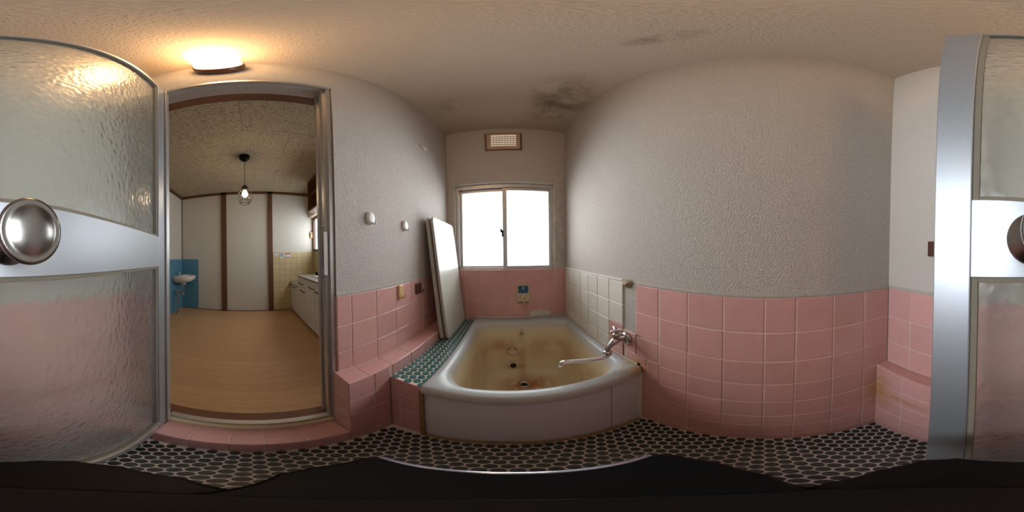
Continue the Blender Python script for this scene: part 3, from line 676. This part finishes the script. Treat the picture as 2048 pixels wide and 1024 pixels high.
for nm, b in (('post', (KX, KX + .03, -.560, -.466, KZ, KC)), ('post', (KX, KX + .03, .288, .369, KZ, KC)), ('corner_post', (KX, KX + .012, KL, KL + .012, .893, KC)), ('crown_rail', (KX, KX + .03, KL, KR, KC - .045, KC)), ('skirting', (KX, KX + .010, KL, .66, KZ, KZ + .012))):
    box(nm, b, 'dark_wood', kw, .001)
box('blue_panel', (KX, KX + .006, KL, -1.014, KZ, .893), 'blue_panel', kw, .001)
box('grout', (KX, KX + .003, .369, KR, KZ, 1.005), 'yellow_grout', kw)
grid(kw, '+X', KX + .006, [.375, .493, .601, .709, .816, .928, 1.04, KR], [KZ, .036, .143, .251, .357, .465, .574, .682, .790, .898, 1.005], 'yellow_tile', gap=.004)
kl = box('wall_kitchen_left', (KX - .1, -.56, KL - .1, KL, KZ - .08, KC + .08), 'kitchen_paint'); tag(kl, 'white kitchen wall with a blue lower panel behind the hand basin', kind='structure')
box('blue_panel', (KX, -1.9, KL, KL + .006, KZ, .893), 'blue_panel', kl, .001); box('crown_rail', (KX, -.56, KL, KL + .03, KC - .045, KC), 'dark_wood', kl, .001)
kr = boxes('wall_kitchen_right', [(KX - .1, -.56, KR, KR + .1, KZ - .08, 1.04), (KX - .1, -2.93, KR, KR + .1, 1.04, 1.64), (-1.3, -.56, KR, KR + .1, 1.04, 1.64), (KX - .1, -.56, KR, KR + .1, 1.64, KC + .08)], 'kitchen_paint'); tag(kr, 'kitchen wall with the window above the sink', kind='structure')
box('grout', (KX, -1.3, KR - .003, KR, .4, 1.005), 'yellow_grout', kr)
grid(kr, '-Y', KR - .006, [KX + .006 + .11 * q for q in range(0, 12)], [.465, .574, .682, .790, .898, 1.005], 'yellow_tile', gap=.004)
kb = box('wall_kitchen_near', (-.60, -.561, DY1 + .04, KR + .1, KZ - .08, KC + .08), 'kitchen_paint'); tag(kb, 'kitchen side of the bathroom wall', kind='structure')
for b in ((-.60, -.561, KL - .1, -.37, KZ - .08, KC + .08), (-.60, -.561, -.34, DY1 + .04, 1.83, KC + .08), (-.60, -.561, -.34, DY1 + .04, KZ - .08, .02)): box('wall_section', b, 'kitchen_paint', kb)
k2 = empty('window_2', (-2.1, KR, 1.04)); tag(k2, 'brown framed kitchen window over the sink', kind='structure')
def kbox(name, b, mat, bev=.001): return box(name, (b[0] + 2.1, b[1] + 2.1, b[2] - KR, b[3] - KR, b[4] - 1.04, b[5] - 1.04), mat, k2, bev)
for b in ((-2.945, -2.90, 1.02, 1.66), (-2.13, -2.09, 1.02, 1.66), (-1.34, -1.29, 1.02, 1.66)): kbox('frame', (b[0], b[1], KR - .03, KR + .04, b[2], b[3]), 'dark_wood')
for b in ((1.02, 1.055), (1.625, 1.66)): kbox('frame', (-2.90, -1.34, KR - .03, KR + .04, b[0], b[1]), 'dark_wood')
for b in ((-2.90, -2.13), (-2.09, -1.34)): kbox('pane', (b[0], b[1], KR + .02, KR + .025, 1.055, 1.625), 'daylit_kitchen_pane', 0)

# ---- pendant
PX, PY = -1.76, -.073
pn = empty('pendant_lamp', (PX, PY, KC)); tag(pn, 'pendant lamp with a geometric wire cage and bare lit bulb hanging in the kitchen', 'lamp')
lathe('canopy', [(0, .0), (.060, .0), (.060, -.012), (.052, -.045), (.034, -.066), (.012, -.074), (0, -.075)], 'black_plastic', pn, (0, 0, 0), 'Z', 28)
tube('cord', [(0, 0, -.072), (0, 0, -.42)], .003, 'black_plastic', pn, 8)
lathe('socket', [(.006, -.415), (.012, -.43), (.030, -.446), (.034, -.462), (.016, -.470), (.016, -.488), (0, -.488)], 'black_metal', pn, (0, 0, 0), 'Z', 20)
lathe('bulb', [(0, -.488), (.013, -.490), (.024, -.510), (.032, -.535), (.028, -.558), (.016, -.572), (0, -.576)], 'bulb_glass', pn, (0, 0, 0), 'Z', 20)
cg = []
for r, z, off in ((.030, -.452, 0), (.076, -.515, .5), (.083, -.560, 0), (.066, -.625, .5), (.050, -.660, 0)):
    cg.append([(r * math.cos((k + off) * math.pi / 3), r * math.sin((k + off) * math.pi / 3), z) for k in range(6)])
bm = bmesh.new()
for i, (a, b) in enumerate(zip(cg, cg[1:])):
    for k in range(6):
        k2_ = (k + 1) % 6 if i % 2 else (k - 1) % 6
        tube_bm(bm, [a[k], b[k]], .0018, 6); tube_bm(bm, [a[k], b[k2_]], .0018, 6)
for ringp in (cg[3], cg[4], cg[1]):
    for k in range(6): tube_bm(bm, [ringp[k], ringp[(k + 1) % 6]], .0018, 6)
from_bm('wire_cage', bm, 'black_metal', pn)

# ---- hand basin with its waste pipe
hb = empty('hand_basin', (-2.72, KL + .006, .46)); tag(hb, 'small white ceramic hand basin fixed on the blue panel in the kitchen corner', 'basin')
bm = bmesh.new()
def bas(s_, z, dep, top=0):
    out = []
    for k in range(33):
        a = math.pi * k / 32; ex = .6
        cx_, sy_ = math.cos(a), math.sin(a)
        out.append((.205 * s_ * (abs(cx_) ** ex) * (1 if cx_ > 0 else -1), dep * (abs(sy_) ** ex) + top, z))
    return out
loft(bm, [bas(.42, .0, .16), bas(.80, .03, .26), bas(.97, .065, .325), bas(1, .10, .335), bas(1, .132, .335), bas(.97, .140, .328), bas(.86, .140, .20, .095), bas(.80, .125, .185, .10), bas(.55, .07, .12, .12), bas(.2, .05, .05, .15)], True, True)
from_bm('bowl', bm, 'ceramic', hb, True)
lathe('tap_body', [(.012, 0), (.012, .02), (.008, .03), (.008, .045), (.016, .047), (.016, .058), (0, .06)], 'chrome', hb, (0, .04, .138), 'Z', 16)
tube('tap_spout', smooth_path([(0, .04, .165), (0, .075, .170), (0, .10, .150)], 4), .007, 'chrome', hb, 8)
lathe('waste_collar', [(.045, .004), (.040, -.03), (0, -.03)], 'ceramic', hb, (0, .13, 0), 'Z', 20)
tube('bracket', [(-.05, .0, -.02), (-.05, .10, -.02)], .008, 'old_cement', hb, 8)
tube('trap', smooth_path([(0, .13, -.025), (0, .13, -.17), (.012, .125, -.205), (.045, .115, -.215), (.075, .108, -.19), (.09, .103, -.14), (.115, .098, -.112), (.145, .09, -.118), (.155, .088, -.16), (.155, .088, -.545)], 6), .0145, 'dull_chrome', hb, 12)
lathe('floor_flange', [(.030, .0), (.028, .008), (.016, .014), (0, .014)], 'dull_chrome', hb, (.155, .088, KZ - .46), 'Z', 18)
ol = empty('wall_outlet', (-2.36, KL + .006, .31)); tag(ol, 'small beige wall outlet on the blue panel beside the hand basin', 'outlet')
box('plate', (-.03, .03, 0, .010, -.055, .055), 'beige_plastic', ol, .002)
for z in (-.02, .02): box('slot', (-.012, .012, .0095, .0115, z - .006, z + .006), 'brown_hook', ol)

# ---- low cabinets
CY = .695
def cabinet(name, label, x0, x1, ztop, top_t, fronts):
    e = empty(name, ((x0 + x1) / 2, (CY + KR) / 2, KZ)); tag(e, label, 'cabinet'); off = Vector(e.location)
    def cb(nm, b, mat, parent=None, bev=.0012): return box(nm, (b[0] - off.x, b[1] - off.x, b[2] - off.y, b[3] - off.y, b[4] - off.z, b[5] - off.z), mat, parent or e, bev)
    cb('body', (x0, x1, CY + .018, KR - .008, KZ + .05, ztop - top_t), 'cabinet_white'); cb('plinth', (x0, x1, CY + .045, KR - .008, KZ, KZ + .05), 'kick_dark')
    cb('worktop', (x0 - .0, x1, CY - .012, KR - .008, ztop - top_t, ztop), 'counter_grey')
    for nm, a, b, z0, z1, hx0, hx1, hz in fronts:
        d = cb(nm, (a + .002, b - .002, CY, CY + .018, z0, z1), 'cabinet_white', None, .002)
        if hx0 is not None:
            h = smooth_path([(hx0 - off.x, CY - off.y + .002, hz - off.z), (hx0 + .006 - off.x, CY - .018 - off.y, hz - off.z), (hx1 - .006 - off.x, CY - .018 - off.y, hz - off.z), (hx1 - off.x, CY - off.y + .002, hz - off.z)], 4)
            tube('handle', h, .0055, 'black_metal', d, 8)
    return e, cb
e, cb = cabinet('stove_cabinet', 'low white cooker base cabinet in the far kitchen corner', KX + .008, -2.43, .462, .022, [('door', KX + .012, -2.72, KZ + .05, .436, -2.93, -2.80, .402), ('door', -2.715, -2.43, KZ + .05, .436, -2.70, -2.58, .40)])
e, cb = cabinet('sink_cabinet', 'taller white sink cabinet with a drawer beside the doorway', -2.425, -1.25, .632, .026, [('panel', -2.425, -1.25, .572, .604, None, None, 0), ('drawer', -2.425, -2.09, .470, .566, -2.34, -2.18, .520), ('door', -2.425, -2.09, KZ + .05, .464, -2.28, -2.12, .418), ('door', -2.085, -1.74, KZ + .05, .566, -1.93, -1.76, .525), ('door', -1.735, -1.25, KZ + .05, .566, -1.70, -1.55, .505)])
sk = cb('sink_rim', (-2.0, -1.35, .80, 1.10, .631, .636), 'chrome', None, .002); cb('sink_bowl', (-1.98, -1.37, .82, 1.08, .6325, .6375), 'counter_grey', sk, .002)
sb = empty('drain_strainer', (-2.24, .95, .632)); tag(sb, 'small black strainer lying on the sink worktop', 'strainer')
lathe('cup', [(0, 0), (.035, 0), (.042, .04), (.046, .045), (.040, .042), (.034, .006), (0, .006)], 'black_plastic', sb, (0, 0, 0), 'Z', 18); tube('handle', smooth_path([(.04, 0, .04), (.06, .0, .046), (.075, .01, .04)], 4), .005, 'black_plastic', sb, 8)
bl = empty('paper_bundle', (-2.07, .86, .632)); tag(bl, 'small white folded paper on the sink worktop', 'paper'); 
for k in range(3): plate('sheet', .13 - .006 * k, .075, .002, .004, 'white_plastic', bl, Matrix.Translation((0, 0, .004 * k)) @ Matrix.Rotation(.1 * k, 4, 'Z'), .0008, 2)
tw = empty('cloth', (-2.66, .90, .462)); tag(tw, 'white folded cloth on the cooker base cabinet', 'cloth')
plate('fold', .20, .12, .02, .008, 'white_plastic', tw, Matrix.Identity(4), .004); plate('top_fold', .17, .11, .02, .006, 'white_plastic', tw, Matrix.Translation((0, .004, .008)), .003)
# ---- hanging shelf
hs = empty('hanging_shelf', (-1.95, 1.0, 1.62)); tag(hs, 'dark brown open hanging shelf box high on the kitchen wall', 'shelf')
for nm, b in (('bottom', (-2.40, -1.5, .86, KR, 1.62, 1.645)), ('top', (-2.40, -1.5, .86, KR, 2.13, 2.165)), ('side', (-2.40, -2.375, .86, KR, 1.645, 2.13)), ('side', (-1.525, -1.5, .86, KR, 1.645, 2.13)), ('back', (-2.375, -1.525, KR - .02, KR, 1.645, 2.13)), ('middle_shelf', (-2.375, -1.525, .88, KR - .02, 1.90, 1.915))):
    box(nm, (b[0] + 1.95, b[1] + 1.95, b[2] - 1.0, b[3] - 1.0, b[4] - 1.62, b[5] - 1.62), 'dark_wood', hs, .001)
rf = empty('range_fan', (-2.68, KR, 1.66)); tag(rf, 'beige ventilating fan cover above the kitchen window', 'fan')
box('cover', (-.24, .24, -.10, 0, .01, .14), 'beige_plastic', rf, .004)
for k in range(5): box('louvre', (-.22, .22, -.108, -.098, .025 + k * .022, .035 + k * .022), 'cabinet_white', rf, .001)
ga = empty('gas_alarm', (KX, 1.125, 1.33)); tag(ga, 'small beige gas alarm with a dangling cord on the white kitchen wall', 'alarm')
box('housing', (0, .03, -.028, .028, -.055, .055), 'tan_hook', ga, .003); box('sensor', (.0295, .034, -.012, .012, .01, .032), 'brown_hook', ga, .001); box('lamp', (.0295, .033, -.008, .008, -.034, -.022), 'label_red', ga, .001)
tube('cord', smooth_path([(.012, -.03, -.05), (.012, -.04, .02), (.012, -.02, .075), (.01, .02, .09), (.008, .03, .2)], 5), .0025, 'black_plastic', ga, 6)
# ---- stickers on the yellow tiles
for (y0, y1, z0, z1, body, band, label) in ((.398, .477, .948, .988, 'label_white', 'label_sky', 'white sticker with a single blue band on the yellow tiles'), (.507, .564, .900, .984, 'label_white', 'label_sky', 'narrow blue and white sticker on the yellow tiles'), (.606, .703, .895, .992, 'label_white', 'label_red', 'white sticker with red bands on the yellow tiles')):
    s_ = empty('sticker', (KX + .0065, y0, z0)); tag(s_, label, 'sticker', 'safety stickers on the kitchen tiles'); W_, H_ = y1 - y0, z1 - z0
    box('sheet', (0, .0014, 0, W_, 0, H_), body, s_)
    box('band', (.0012, .0022, .003, W_ - .003, H_ * .72, H_ - .004), band, s_)
    if 'red' in label: box('band', (.0012, .0022, .003, W_ - .003, .004, H_ * .16), band, s_)
    if 'narrow' in label: box('band', (.0012, .0022, .006, W_ - .006, H_ * .30, H_ * .62), band, s_)
    for k in range(3):
        z = H_ * (.22 + .13 * k)
        if 'single' in label and k: continue
        box('text_line', (.0012, .0021, .010, W_ - .012 - .008 * k, z, z + .004), 'label_sky' if 'blue' in label else 'lid_mark', s_)
